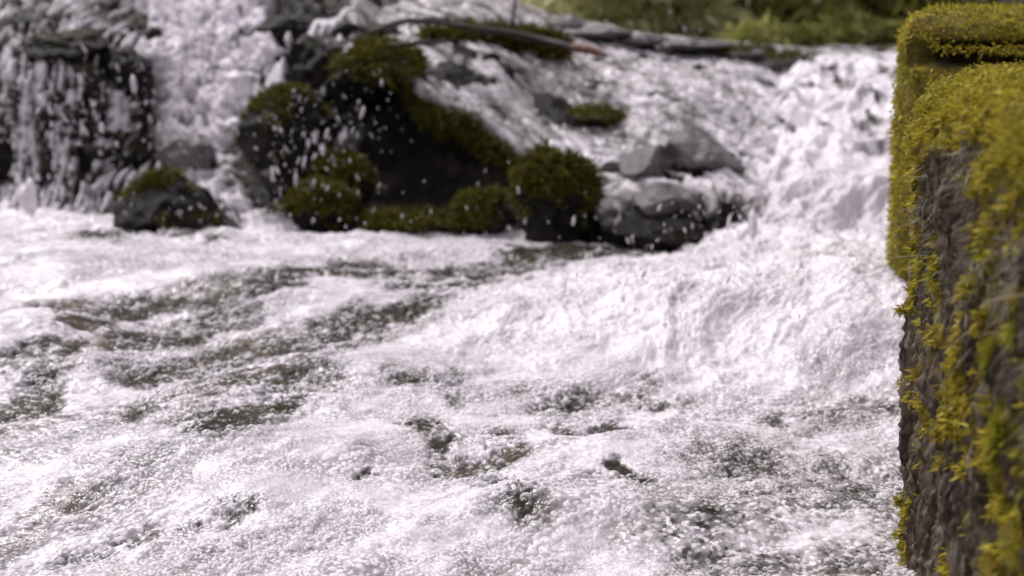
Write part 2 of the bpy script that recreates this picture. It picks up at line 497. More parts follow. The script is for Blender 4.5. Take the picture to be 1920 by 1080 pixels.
# ------------------------------------------------------------------ rocks
def scatter_blades(name, pts, nrm, length, width, mat, parent, droop=.4, spread=.5, nseg=2, rng=None, loc=None, tang=None, curl=.3):
    """many small leafy blades as one mesh"""
    rng = rng or np.random.RandomState(3)
    n = len(pts)
    if n == 0: return None
    d = nrm + rng.normal(size=(n, 3)) * spread
    if tang is not None: d = d + tang
    d[:, 2] -= droop * rng.rand(n)
    d /= np.linalg.norm(d, axis=1)[:, None]
    sd = np.cross(d, rng.normal(size=(n, 3))); sd /= np.linalg.norm(sd, axis=1)[:, None] + 1e-9
    L = np.asarray(length) * (.5 + rng.rand(n)); W = width * (.6 + .8 * rng.rand(n))
    bend = rng.normal(size=(n, 3)) * curl; bend[:, 2] -= curl * .5
    rows = []
    prof = [.8, 1.0, .35] if nseg == 2 else [.6, 1.0, .9, .3]
    for k in range(nseg + 1):
        t = k / nseg
        c = pts + d * (L * t)[:, None] + bend * (L * t * t)[:, None]
        hw = (W * .5 * prof[k])[:, None]
        rows += [c - sd * hw, c + sd * hw]
    V = np.stack(rows, 1).reshape(-1, 3)
    st = 2 * (nseg + 1)
    base = np.arange(n)[:, None] * st
    F = np.concatenate([base + np.array([[2 * k, 2 * k + 1, 2 * k + 3, 2 * k + 2]]) for k in range(nseg)], 1).reshape(-1, 4)
    return mesh_from(name, V, F, mat, parent, {'rnd': np.repeat(rng.rand(n), st)}, loc=loc)

def rock_patch(name, ctl, nr, nc, amp, label, seed, moss_fn=None, closed_back=True):
    """a rock face: control grid of world points, rows run from the back down to the front foot"""
    Cg = np.array(ctl, float)
    back = Cg[:1].copy(); back[..., 1] += .25; back[..., 2] = -.2
    Cg = np.concatenate([back, Cg])
    l = Cg[:, :1].copy(); l[..., 0] -= .12; l[..., 1] += .2; l[..., 2] = -.2
    r = Cg[:, -1:].copy(); r[..., 0] += .12; r[..., 1] += .2; r[..., 2] = -.2
    Cg = np.concatenate([l, Cg, r], 1)
    A = upsample(Cg, nr, nc); N = grid_normals(A)
    p = A.reshape(-1, 3); nn = N.reshape(-1, 3)
    d = f3(p * 4.5, 5, seed) * amp + (np.abs(f3(p * 11, 3, seed + 9)) - .25) * amp * .55
    # blocky steps
    q = n3(p * np.array([5, 5, 9.]), seed + 20)
    d += (np.floor(q * 5) / 5) * amp * .5
    p = p + nn * d[:, None]
    A2 = p.reshape(A.shape); N2 = grid_normals(A2).reshape(-1, 3)
    moss = np.zeros(len(p)) if moss_fn is None else moss_fn(p, N2)
    loc = np.array([p[:, 0].mean(), p[:, 1].min(), 0.])
    o = mesh_from(name, p, grid_faces(nr, nc, flip=True), ROCK, attrs={'moss': moss}, loc=loc)
    tag(o, label, 'rock')
    return o, Cg, p, N2, moss

def Cgrid(cols, rows):
    """rows: list of rows; each a list of (py, depth) per column; z of the last row is forced under water"""
    return [[P(px, *c) for px, c in zip(cols, r)] for r in rows]

# the dark ledge on the left, under the falling water
lc = [-420, -120, 60, 170, 280, 350, 430, 520, 620, 680]
LEDGE = Cgrid(lc, [
    [(-160, 4.0), (-150, 4.0), (-140, 3.9), (-120, 3.9), (-90, 3.8), (-80, 3.8), (-80, 3.8), (-60, 3.8), (-40, 3.7), (-30, 3.7)],
    [(-30, 3.4), (-20, 3.4), (-10, 3.3), (0, 3.3), (20, 3.4), (30, 3.4), (20, 3.3), (5, 3.3), (10, 3.2), (20, 3.2)],
    [(75, 2.95), (80, 2.95), (70, 2.90), (85, 2.90), (95, 3.05), (120, 3.1), (110, 3.05), (90, 2.95), (75, 2.9), (85, 2.9)],
    [(130, 2.82), (135, 2.82), (130, 2.78), (140, 2.78), (190, 2.92), (220, 2.95), (210, 2.92), (150, 2.80), (120, 2.75), (130, 2.75)],
    [(270, 2.78), (270, 2.78), (260, 2.72), (260, 2.72), (300, 2.78), (310, 2.78), (300, 2.75), (270, 2.68), (260, 2.65), (260, 2.65)],
    [(370, 2.70), (370, 2.70), (370, 2.66), (370, 2.64), (380, 2.62), (390, 2.6), (390, 2.55), (390, 2.5), (400, 2.5), (400, 2.5)],
    [(470, 2.55), (470, 2.55), (470, 2.5), (470, 2.45), (480, 2.4), (490, 2.4), (490, 2.35), (490, 2.35), (500, 2.35), (500, 2.35)],
])
def ledge_moss(p, N):
    return np.clip(.55 * sst(.45, .9, N[:, 2]) * sst(-.1, .35, f3(p * 5, 3, 5)), 0, 1)
ledge, ledgeC, *_ = rock_patch('rock_ledge', LEDGE, 200, 280, .075, 'dark stepped rock ledge at the left that the veil of water falls over', 3, ledge_moss)

# the big wet slab in the middle
sc = [640, 720, 800, 900, 990, 1110, 1250, 1340, 1400, 1480, 1560]
SLAB = Cgrid(sc, [
    [(-40, 3.75), (-40, 3.75), (-30, 3.75), (8, 3.7), (42, 3.65), (72, 3.6), (98, 3.55), (108, 3.5), (114, 3.45), (128, 3.35), (150, 3.3)],
    [(10, 3.25), (10, 3.25), (20, 3.2), (46, 3.2), (76, 3.2), (102, 3.15), (122, 3.15), (130, 3.1), (136, 3.1), (160, 3.1), (195, 3.05)],
    [(80, 2.85), (70, 2.85), (80, 2.85), (95, 2.85), (120, 2.85), (150, 2.8), (170, 2.75), (185, 2.75), (200, 2.75), (225, 2.75), (250, 2.80)],
    [(120, 2.68), (110, 2.62), (135, 2.62), (165, 2.62), (200, 2.6), (250, 2.55), (260, 2.5), (280, 2.5), (300, 2.5), (310, 2.5), (330, 2.55)],
    [(150, 2.60), (140, 2.54), (190, 2.48), (245, 2.45), (305, 2.38), (375, 2.25), (375, 2.22), (370, 2.22), (380, 2.25), (395, 2.3), (410, 2.35)],
    [(240, 2.60), (240, 2.56), (260, 2.52), (300, 2.48), (350, 2.38), (410, 2.20), (415, 2.17), (420, 2.15), (430, 2.15), (440, 2.2), (440, 2.25)],
    [(400, 2.45), (420, 2.42), (420, 2.38), (430, 2.34), (440, 2.28), (455, 2.15), (455, 2.12), (460, 2.1), (470, 2.08), (480, 2.1), (480, 2.15)],
    [(500, 2.40), (500, 2.36), (510, 2.3), (510, 2.3), (510, 2.25), (520, 2.12), (530, 2.1), (530, 2.08), (530, 2.06), (530, 2.08), (530, 2.12)],
])
lipA, lipB, lipC = P(770, 190, 2.48), P(900, 245, 2.44), P(1000, 310, 2.36)
def slab_moss(p, N):
    d = np.minimum(np.linalg.norm(p - lipA, axis=1), 9)
    for a, b in ((lipA, lipB), (lipB, lipC)):
        ab = b - a; t = np.clip(((p - a) @ ab) / (ab @ ab), 0, 1)
        d = np.minimum(d, np.linalg.norm(p - a - t[:, None] * ab, axis=1))
    m = (1 - sst(.03, .085, d + .03 * f3(p * 14, 2, 8))) * .95
    for px, py, y, r in ((1060, 190, 2.75, .07), (1080, 140, 2.9, .05), (920, 85, 3.0, .10), (1440, 95, 3.3, .10), (1500, 115, 3.15, .06), (980, 130, 2.9, .05)):
        m = np.maximum(m, .8 * (1 - sst(r * .6, r * 1.3, np.linalg.norm(p - P(px, py, y), axis=1))))
    return m
slab, slabC, slabP, slabN, slabM = rock_patch('rock_slab', SLAB, 230, 330, .032, 'broad wet rock slab sloping down to the pool in the middle, with thin water running over it', 6, slab_moss)

def ico(n):
    import bmesh
    bm = bmesh.new(); bmesh.ops.create_icosphere(bm, subdivisions=n, radius=1)
    V = np.array([v.co[:] for v in bm.verts]); F = np.array([[v.index for v in f.verts] for f in bm.faces]); bm.free()
    return V, F
ICO = {k: ico(k) for k in (1, 2, 5, 6)}
def boulder(px, py, y, rx, ry, label, seed, depth=None, moss=0., angular=.0, squash=None, amp=.16, name='rock', cat='rock', lean=0., point=0., blades=0, mat=None):
    """rock centred at a photograph pixel; rx, ry in photograph pixels at distance y"""
    V, F = ICO[5]
    V = V.copy()
    sx, sz = rx * y / FPX, ry * y / FPX
    sy = depth if depth else .8 * sx
    d = 1 + amp * f3(V * 1.3, 4, seed) + .07 * f3(V * 4, 3, seed + 5)
    if angular:
        rng = np.random.RandomState(seed)
        pl = rng.normal(size=(14, 3)); pl /= np.linalg.norm(pl, axis=1)[:, None]
        off = .62 + .28 * rng.rand(14)
        dots = V @ pl.T
        lim = np.min(np.where(dots > .05, off[None] / np.maximum(dots, .05), 9), axis=1)
        d = (1 - angular) * d + angular * np.minimum(lim, 1.25) * (1 + .25 * (d - 1))
    p = V * d[:, None]
    if point:
        t = np.clip(p[:, 2], 0, 2); k = 1 - point * t; p[:, 0] *= k; p[:, 1] *= k
    p = p * np.array([sx, sy, sz])
    p[:, 0] += lean * p[:, 2]
    p += V * (.008 * f3(p * 30, 3, seed + 3))[:, None]
    c = P(px, py, y); loc = c.copy(); loc[2] = c[2] - sz
    p = p + c
    up = V[:, 2]
    mo = np.clip(sst(-.35 + .9 * (1 - moss), .25 + .9 * (1 - moss), up * .8 + .75 * f3(p * 8, 4, seed + 7, .6) + .1), 0, 1) if moss > 0 else np.zeros(len(p))
    o = mesh_from(name, p, F, mat or ROCK, attrs={'moss': mo}, loc=loc)
    tag(o, label, cat)
    if blades and moss > 0:
        rng = np.random.RandomState(seed + 50)
        w_ = mo * (V[:, 1] < .35); w_ = w_ / w_.sum()
        idx = rng.choice(len(p), blades, p=w_)
        pt = p[idx] + rng.normal(size=(blades, 3)) * .006
        scatter_blades('moss', pt, V[idx], .012, .004, MOSS_ROCK, o, rng=rng, loc=loc, droop=.3)
    return o

boulder(540, 268, 2.50, 92, 108, 'large rounded dark boulder beside the white cascade, wet and faintly green', 21, moss=.30, amp=.14, angular=.5, blades=1800)
boulder(300, 402, 2.30, 108, 82, 'low dark pointed rock with green moss on its crest, standing in the foam at left', 35, moss=.34, angular=.8, point=.45, depth=.12, blades=1200)
boulder(425, 415, 2.32, 26, 48, 'small grey rock leaning against the right side of the pointed mossy rock', 36, mat=STONE, angular=.6, lean=-.45)
boulder(310, 458, 2.16, 130, 14, 'flat dark rock just breaking the foam below the pointed mossy rock', 37, angular=.3, depth=.07)
boulder(352, 290, 2.72, 60, 48, 'grey rock veiled by the middle of the white cascade', 38, mat=STONE, angular=.4)
boulder(600, 398, 2.30, 58, 52, 'dark green mossy rock at the pool edge below the large rounded boulder', 41, moss=.46, amp=.30, angular=.35, blades=2500)
boulder(645, 345, 2.42, 55, 55, 'rounded moss covered rock behind the mossy one at the pool edge', 42, moss=.46, amp=.30, angular=.35, blades=2500)
boulder(745, 424, 2.30, 120, 24, 'long low mossy rock lying along the waterline under the dark overhang', 43, moss=.5, depth=.07, blades=2500)
boulder(905, 405, 2.28, 52, 42, 'small round mossy rock between the long low rock and the big moss dome', 44, moss=.6, amp=.30, blades=2500)
boulder(1040, 388, 2.20, 76, 100, 'big dome of thick green moss at the front corner of the wet slab', 45, moss=.6, amp=.30, angular=.25, blades=6500)
boulder(712, 138, 2.60, 80, 52, 'yellow green moss cushion capping the dark overhang', 46, moss=.58, depth=.14, blades=4500)
boulder(845, 122, 2.72, 46, 20, 'smooth pale grey stone lying on top of the slab beside the moss cushion', 47, mat=STONE, angular=.2)
boulder(1305, 300, 2.36, 76, 58, 'angular grey block with a dark right face at the edge of the chute', 48, mat=STONE, angular=.92)
boulder(1215, 305, 2.34, 60, 30, 'flat grey stone wedged left of the angular block', 49, mat=STONE, angular=.92)
boulder(1250, 378, 2.20, 80, 36, 'grey stone below the angular block, overhanging the dark hollow', 50, mat=STONE, angular=.92)
boulder(1230, 440, 2.13, 105, 42, 'black wet rock at the waterline under the overhanging grey stone', 51, angular=.5, depth=.08)
boulder(1365, 430, 2.14, 44, 52, 'dark wet rock at the right foot of the slab with water curling off it', 52, angular=.5)
boulder(1120, 225, 2.62, 66, 26, 'dark mossy rock sunk in the hollow in the middle of the slab', 53, moss=.4, angular=.3, blades=500)
for k, (px, py, y, rx, ry, ms, lab) in enumerate([
    (1130, 62, 3.30, 62, 13, 0, 'grey water worn stone at the left end of the upper ridge'),
    (1210, 76, 3.26, 50, 11, 0, 'second grey stone on the upper ridge, in front of the pale trees'),
    (1310, 84, 3.22, 70, 10, 0, 'long flat stone with a white water lip on the upper ridge'),
    (1400, 98, 3.20, 54, 12, .5, 'moss topped stone on the upper ridge below the forest'),
    (1475, 114, 3.10, 40, 12, .6, 'mossy stone at the right end of the upper ridge beside the chute'),
    (1050, 44, 3.40, 50, 14, 0, 'dark stone on the ridge just right of the bare twig'),
    (1415, 160, 2.95, 40, 14, 0, 'small dark stone in the stream above the chute'),
    (1470, 250, 2.70, 40, 18, 0, 'grey stone half drowned in the white chute')]):
    boulder(px, py, y, rx, ry, lab, 60 + k, mat=STONE, moss=ms, angular=.45, blades=500 if ms else 0)
for k, (px, py, y, rx, ry, lab) in enumerate([
    (560, 60, 3.05, 80, 34, 'brown grey rock above the large rounded boulder'),
    (690, 62, 2.90, 80, 20, 'flat dark rock behind the moss cushion'),
    (120, 90, 2.86, 80, 34, 'mossy grey rock on the lip of the left ledge'),
    (240, 150, 2.85, 50, 60, 'upright dark rock between the veil of water and the cascade')]):
    boulder(px, py, y, rx, ry, lab, 80 + k, moss=.12, angular=.6)

# moss fringe hanging along the slab's broken edge
rng = np.random.RandomState(5)
wq = (slabM > .5) * slabM; idx = rng.choice(len(slabP), 9000, p=wq / wq.sum())
scatter_blades('moss', slabP[idx] + rng.normal(size=(9000, 3)) * .006, slabN[idx], .013, .004, MOSS_ROCK, slab, rng=rng, loc=np.array(slab.location), droop=.7)

# ------------------------------------------------------------------ water running over the rocks
def sheet(Cg, r0, r1, c0, c1, nr, nc, fn):
    """a layer of moving water over part of a rock face; fn gives height above the rock and froth"""
    A = catmull(Cg, np.linspace(r0, r1, nr))
    A = catmull(A.transpose(1, 0, 2), np.linspace(c0, c1, nc)).transpose(1, 0, 2)
    N = grid_normals(A)
    u = np.linspace(c0, c1, nc)[None, :] * np.ones((nr, 1)); v = np.linspace(r0, r1, nr)[:, None] * np.ones((1, nc))
    h, foam = fn(A.reshape(-1, 3), u.ravel(), v.ravel())
    p = A.reshape(-1, 3) + N.reshape(-1, 3) * h[:, None]
    return p, grid_faces(nr, nc, True), np.clip(foam, 0, 1)

def veil(p, u, v):
    fall = sst(3.0, 3.6, v)
    x = p[:, 0]
    wob = .03 * n2(x * 5, v * 1.2, 7)
    a = f2((x + wob * .5) * 24, v * .22, 3, 11, .6)
    b = f2((x + wob * .6) * 80, v * 1.1, 4, 14, .65); g = f2(x * 60, p[:, 2] * 30, 4, 15, .7)
    s = a * .8 + b * .55 + .35 * n2(x * 4, v * 1.4, 19)
    cover = .03 + .30 * sst(5.7, 6.4, v) - .02 * (1 - fall)
    m = sst(-.20, .50, s + cover + .40 * g)
    h = -.010 + .028 * m + .006 * b + .006 * g + .035 * fall * sst(3.5, 6, v)
    foam = sst(.15, 1., m) * (.20 + .60 * sst(-.25, .6, b + .3 * s + .6 * g) + .25 * sst(5.9, 6.6, v))
    edge = sst(5.3, 4.9, u) if False else 1 - sst(5.0, 5.5, u)
    return h * edge - .08 * (1 - edge), foam
def cascade(p, u, v):
    x, z = p[:, 0], p[:, 2]
    lo = np.interp(v, [1, 2, 3, 4, 5, 6, 7], [4.7, 4.6, 4.8, 5.15, 5.1, 4.6, 4.2])
    hi = np.interp(v, [1, 2, 3, 4, 5, 6, 7], [7.7, 7.8, 8.0, 7.9, 7.3, 7.55, 7.9])
    e = .30 * f2(x * 10, v * 2.2, 3, 33)
    m = sst(lo - .30, lo + .30, u + e) * (1 - sst(hi - .25, hi + .25, u + e))
    a = f2(x * 9, v * 2.0, 4, 25, .55); b = f2(x * 34, v * 6, 3, 28, .6)
    q = (.4 - np.abs(f3(p * 9, 4, 41)))
    g = f3(p * 38, 4, 43, .65)
    h = -.07 + m * (.105 + .055 * q + .022 * a + .010 * b + .010 * g)
    foam = m * np.clip(1.05 + .7 * a + .4 * b + .5 * g - .55 * sst(4.6, 5.3, v) * (1 - sst(5.9, 6.4, v)) * sst(-.1, .4, n2(x * 5, v * 1.5, 90) + .2), 0, 1)
    return h, foam
def film(p, u, v):
    # current runs down and to the right across the slab
    x, y, z = p.T
    fx = .72 * x - .69 * y; fy = .69 * x + .72 * y
    wv = .05 * n2(x * 5, y * 5, 57)
    a = f2(fx * 4, (fy + wv) * 20, 4, 51, .55); b = f2(fx * 26, fy * 48, 4, 55, .65); c = f2(x * 3, y * 3, 2, 58)
    lip = 1 - sst(4.75, 5.35, v)
    right = sst(4.6, 8.5, u)
    m = sst(-.55, .45, a + .5 * c + .25 * right)
    low = (1 - lip) * sst(5.6, 6.4, u)
    s = f2(x * 30, v * 1.3, 3, 66)
    h = (.010 + .010 * m + .003 * b + right * (.010 * (.4 - np.abs(f2(fx * 9, fy * 18, 3, 59))) + .004 * b)) * lip - .035 * (1 - lip) + low * .065 * sst(.12, .4, s + .15 * b)
    d_ = f2(fx * 9, fy * 14, 4, 67, .6)
    foam = (.20 + .24 * m + .32 * np.clip(b + .10, -.5, .6) + .34 * d_ + .13 * right + .22 * sst(8.3, 9.8, u)) * (1 - .4 * (1 - lip))  # froth streaks, plus the sky sheen of the wet slab painted as pale grey
    h = h - .10 * sst(9.6, 10.9, u)
    dry = np.maximum(np.exp(-((u - 1.5) / .6)**2 - ((v - 3.3) / .7)**2), np.exp(-((u - 5.2) / .5)**2 - ((v - 3.6) / .45)**2))
    return h - .03 * dry, foam * (1 - .7 * dry)
def trickle(p, u, v):
    x = p[:, 0]
    s = f2(x * 26 + .3 * v, v * 1.2, 3, 72) + .4 * n2(x * 70, v * 4, 75)
    m = sst(.05, .4, s + .15 * (v < 4.2) - .12 * sst(9, 10, u))
    return -.04 + .062 * m, m * .75
wf = bpy.data.objects.new('waterfall', None); COL.objects.link(wf)
tag(wf, kind='structure'); wf.location = (-.7, 2.6, 0)
for nm, Cg, args, fn in (('veil', ledgeC, (1.3, 7, 1, 5.6, 480, 460), veil), ('cascade', ledgeC, (1.1, 7, 4.0, 8.6, 460, 380), cascade),
                         ('trickle', ledgeC, (2.6, 6.6, 7.6, 11, 300, 260), trickle), ('thin_stream', slabC, (1.0, 7.2, 1.2, 11.6, 460, 700), film)):
    p, F, fo = sheet(Cg, *args, fn)
    mesh_from(nm, p, F, WATER, wf, {'foam': fo}, loc=np.array(wf.location))

# flying drops, thick where the water breaks
rng = np.random.RandomState(23)
V1, F1 = ICO[1]
src = [  # pixel centre, spread px, distance range, count, size
    (120, 230, 150, 120, 2.45, 2.7, 330), (380, 200, 110, 150, 2.4, 2.8, 380), (560, 290, 90, 110, 2.15, 2.4, 240), (690, 240, 70, 110, 2.2, 2.45, 60),
    (400, 410, 160, 40, 2.1, 2.4, 200), (60, 380, 120, 40, 2.2, 2.5, 120), (1540, 270, 90, 110, 2.1, 2.7, 150), (1450, 450, 170, 80, 1.7, 2.3, 400),
    (1330, 560, 230, 70, 1.3, 1.9, 420), (1180, 420, 120, 50, 1.9, 2.1, 40), (1620, 640, 50, 70, 1.2, 1.6, 70), (820, 380, 200, 70, 2.0, 2.2, 30), (1000, 60, 300, 40, 2.9, 3.2, 60)]
VV, FF, k = [], [], 0
for cx, cy, ax, ay, d0, d1, n in src:
    for _ in range(n):
        c = P(cx + rng.normal() * ax * .6, cy + rng.normal() * ay * .6, rng.uniform(d0, d1))
        if c[2] < water_base(c[0], c[1]) - .02: continue
        r = .0013 * c[1] / 2 * math.exp(rng.normal() * .62) * .85
        st = np.array([1, 1, 1 + abs(rng.normal()) * 1.6])
        tl = rng.normal() * .35; q_ = V1 * r * st; q_[:, 0] += tl * q_[:, 2]; VV.append(q_ + c); FF.append(F1 + k); k += len(V1)
DROP, n_, b_, N_, L_ = new_mat('flying drops')
b_.inputs['Base Color'].default_value = (.90, .87, .91, 1); b_.inputs['Roughness'].default_value = .06; b_.inputs['Transmission Weight'].default_value = .45; b_.inputs['IOR'].default_value = 1.33
o = mesh_from('spray', np.concatenate(VV), np.concatenate(FF), DROP)
tag(o, kind='stuff', label='white drops of spray flying off the falling water', cat='spray')

# ------------------------------------------------------------------ dead branches on the slab
def tube(pts, rad, nseg=9, wob=.0, seed=0):
    pts = np.array(pts, float)
    T = catmull(pts, np.linspace(0, len(pts) - 1, len(pts) * 8)); R = np.interp(np.linspace(0, 1, len(T)), np.linspace(0, 1, len(rad)), rad)
    d = np.gradient(T, axis=0); d /= np.linalg.norm(d, axis=1)[:, None]
    ref = np.array([.13, .31, .94]); a = np.cross(d, ref); a /= np.linalg.norm(a, axis=1)[:, None]; b = np.cross(d, a)
    th = np.linspace(0, 2 * np.pi, nseg, endpoint=False)
    rr = R[:, None] * (1 + wob * n2(np.arange(len(T))[:, None] * .4 + th * 0, th[None, :] * 1.3 + np.zeros((len(T), 1)), seed))
    V = (T[:, None] + rr[..., None] * (a[:, None] * np.cos(th)[None, :, None] + b[:, None] * np.sin(th)[None, :, None])).reshape(-1, 3)
    n, m = len(T), nseg
    i = np.arange(n - 1)[:, None] * m; j = np.arange(m)[None, :]; j2 = (j + 1) % m
    F = np.stack([i + j, i + j2, i + m + j2, i + m + j], -1).reshape(-1, 4)
    c0, c1 = len(V), len(V) + 1
    V = np.concatenate([V, T[:1], T[-1:]])
    capf = np.array([[c0, (q + 1) % m, q, q] for q in range(m)] + [[c1, (n - 1) * m + q, (n - 1) * m + (q + 1) % m, (n - 1) * m + (q + 1) % m] for q in range(m)])
    capt = np.concatenate([capf[:, :3]])
    F3 = np.concatenate([F[:, [0, 1, 2]], F[:, [0, 2, 3]], capt])
    return V, F3
def branch(name, label, pix, rad, mat, mossy=0, end=None):
    pts = [P(*q) for q in pix]
    loc = pts[0]
    V, F = tube(pts, rad, 10, .35, 4)
    o = mesh_from(name, V, F, mat, loc=loc); tag(o, label, 'branch')
    if mossy:
        rg = np.random.RandomState(9); idx = rg.choice(len(V) - 2, mossy)
        nn = rg.normal(size=(mossy, 3)); nn[:, 2] = np.abs(nn[:, 2]) + .4; nn /= np.linalg.norm(nn, axis=1)[:, None]
        scatter_blades('moss', V[idx], nn, .028, .007, MOSS_ROCK, o, rng=rg, loc=loc)
    if end:
        V, F = tube([P(*q) for q in end[0]], end[1], 10, .3, 8)
        mesh_from('broken_end', V, F, REDWOOD, o, loc=loc)
    return o
branch('fallen_branch', 'long dark fallen branch across the slab with a broken reddish end',
       [(620, 92, 2.68), (760, 40, 2.78), (880, 52, 2.80), (980, 66, 2.80), (1075, 90, 2.74)], [.005, .007, .008, .009, .010], TWIG,
       end=([(1070, 88, 2.74), (1105, 94, 2.72), (1140, 106, 2.70)], [.011, .013, .004]))
branch('mossy_branch', 'thick branch wrapped in dark green moss lying along the slab behind the moss cushion',
       [(800, 78, 2.86), (850, 82, 2.88), (930, 72, 2.92), (1020, 80, 2.90), (1060, 92, 2.86)], [.022, .030, .026, .024, .012], TWIG, mossy=5000)
branch('bare_twig', 'thin bare twig standing upright on the upper ridge', [(958, 62, 3.0), (962, 35, 3.0), (966, 5, 3.0), (974, -30, 3.02)], [.006, .005, .004, .002], TWIG)
branch('bare_twig', 'thin curved twig bent over the gap below the moss cushion', [(640, 92, 2.60), (720, 85, 2.55), (790, 80, 2.55), (850, 78, 2.60)], [.004, .005, .005, .003], TWIG)

# ------------------------------------------------------------------ the two mossy timbers at the right
def timber(name, label, p0, ang, length, width, z_top, z_bot, lean, res, radius, groove, moss_fn, seed, notch=None):
    """squared timber end: profile over left face, top and right face, swept away from p0 along ang; far end rounded off"""
    ca, sa = math.cos(ang), math.sin(ang)
    ax = np.array([sa, ca, 0]); rt = np.array([ca, -sa, 0])
    H = z_top - z_bot
    # profile (offset to the right, height)
    prof = [(0, z_bot), (0, z_top - radius)]
    for k in range(1, 9):
        t = k / 8 * math.pi / 2; prof.append((radius - radius * math.cos(t), z_top - radius + radius * math.sin(t)))
    prof += [(width - radius, z_top)]
    for k in range(1, 5):
        t = k / 4 * math.pi / 2; prof.append((width - radius + radius * math.sin(t), z_top - radius + radius * math.cos(t)))
    prof += [(width, z_bot)]
    prof = np.array(prof); L = np.concatenate([[0], np.cumsum(np.linalg.norm(np.diff(prof, axis=0), axis=1))])
    ns = int(L[-1] / res); q = np.linspace(0, L[-1], ns)
    pr = np.stack([np.interp(q, L, prof[:, 0]), np.interp(q, L, prof[:, 1])], 1)
    nl = int(length / res); cap = 40
    tt = np.concatenate([np.full(cap, radius), np.linspace(radius, length - radius, nl), np.full(cap, length - radius)])
    ph = np.concatenate([-np.linspace(1, 0, cap), np.zeros(nl), np.linspace(0, 1, cap)])
    cen = np.array([width / 2, (z_top + z_bot) / 2 - .0])
    rows = []
    for t, f in zip(tt, ph):
        sg, f = (-1 if f < 0 else 1), abs(f)
        a = min(f * 2, 1) * math.pi / 2
        k_in = radius * (1 - math.cos(a)) if f > 0 else 0
        push = radius * math.sin(a) if f > 0 else 0
        s = 1.0
        pp = pr.copy()
        ins = k_in + max(0, f - .5) * 2 * (width / 2 - radius)
        pp[:, 0] = np.clip(pp[:, 0], ins, width - ins)
        pp[:, 1] = np.minimum(pp[:, 1], z_top - k_in - 0.0)
        rows.append(p0 + ax * (t + sg * push) + rt * pp[:, :1] + np.array([[0, 0, 1]]) * pp[:, 1:] + rt * lean * ((pp[:, 1:] - z_bot) / H))
    A = np.array(rows); N = grid_normals(A); N = -N if (N[cap + 5, ns // 6] @ rt) > 0 else N
    p = A.reshape(-1, 3); nn = N.reshape(-1, 3)
    along = (p - p0) @ ax
    side = 1 - np.clip(np.abs(nn[:, 2]), 0, 1)
    g = np.stack([along * 55, p[:, 2] * 7, (p @ rt) * 30], 1)
    d = -groove * np.abs(f3(g, 4, seed, .6)) * 1.6 * side + .006 * f3(p * 22, 3, seed + 4) + .0025 * f3(p * 120, 3, seed + 6)
    if notch: d -= .045 * sst(notch[0], notch[0] + .01, p[:, 2]) * (1 - sst(notch[1], notch[1] + .01, p[:, 2])) * ((nn @ ax) < -.6)
    p = p + nn * d[:, None]
    N2 = grid_normals(p.reshape(A.shape)).reshape(-1, 3)
    if (N2.reshape(A.shape)[cap + 5, ns // 6] @ rt) > 0: N2 = -N2
    moss = np.clip(moss_fn(p, nn, along), 0, 1)
    fl = (grid_normals(A)[cap + 5, ns // 6] @ rt) > 0
    o = mesh_from(name, p, grid_faces(*A.shape[:2], flip=not fl), TIMBER, attrs={'moss': moss}, loc=p0)
    tag(o, label, 'timber')
    return o, p, nn, moss, along, ax, rt

def near_moss(p, N, al):
    top = sst(.35, .75, N[:, 2]) * (al > -1)
    z = p[:, 2]
    far = sst(.80, .835, al + .02 * n2(z * 30, al * 8, 3))
    upper = sst(.375, .40, z + .045 * n2(al * 14, z * 14, 9) + .02 * n2(al * 50, z * 50, 12))
    cl = sst(.16, .40, .75 * f2(al * 15, z * 8, 3, 81) + .55 * n2(al * 45, z * 26, 84) + .22 * (1 - sst(.45, .62, al)) * sst(.05, .2, z))
    return np.maximum(np.maximum(top, upper), np.maximum(far * sst(-.45, .1, n2(al * 10, z * 9, 88) + .1), cl * .95))
NEAR0 = np.array([.259, .10, 0.])
near, nP, nN, nM, nAl, nAx, nRt = timber('mossy_timber', 'nearest weathered timber with golden moss on top and grey fibrous bark down its side',
    NEAR0, math.radians(9), .83, .42, .450, -.12, -.037, .0020, .060, .018, near_moss, 5)
FAR0 = np.array([.560, 1.40, 0.])
def far_moss(p, N, al):
    return (.75 + .3 * n2(p[:, 0] * 15 + p[:, 1] * 9, p[:, 2] * 9, 4)) * (1 - ((p[:, 2] > .428) & (p[:, 2] < .455) & (N[:, 1] < -.8)))
farp, fP, fN, fM, fAl, fAx, fRt = timber('mossy_timber', 'farther timber completely furred with yellow moss, standing behind the nearest one in the white water',
    FAR0 + np.array([0, 0, 0]), math.radians(22), .5, .7, .500, -.1, -.03, .008, .05, .004, far_moss, 9, (.425, .455))

def pick(P_, N_, w_, n, rg):
    w_ = np.maximum(w_, 0); idx = rg.choice(len(P_), n, p=w_ / w_.sum()); return idx
rg = np.random.RandomState(31)
vis = (nAl > .22)
# cushion on the top: short dense shoots
wt_ = nM * vis * sst(.3, .6, nN[:, 2])
i = pick(nP, nN, wt_, 100000, rg)
scatter_blades('moss', nP[i] + rg.normal(size=(len(i), 3)) * .002, nN[i], .0032, .0018, MOSS_POST, near, rng=rg, loc=NEAR0, droop=.3, spread=1.1)
# tiers of fronds down the side
ws_ = nM * vis * (nN[:, 2] < .5) * (nN @ nRt < -.2)
i = pick(nP, nN, ws_ * sst(.1, .5, f2(nAl * 22, nP[:, 2] * 45, 3, 95) + .16), 48000, rg)
scatter_blades('moss', nP[i] + rg.normal(size=(len(i), 3)) * .0015, nN[i], .0056 * (1 - .4 * sst(.74, .80, nAl[i])), .0017, MOSS_POST, near, rng=rg, loc=NEAR0, droop=.25, spread=.45, nseg=3, tang=np.tile(np.array([0, -.15, .1]), (len(i), 1)))
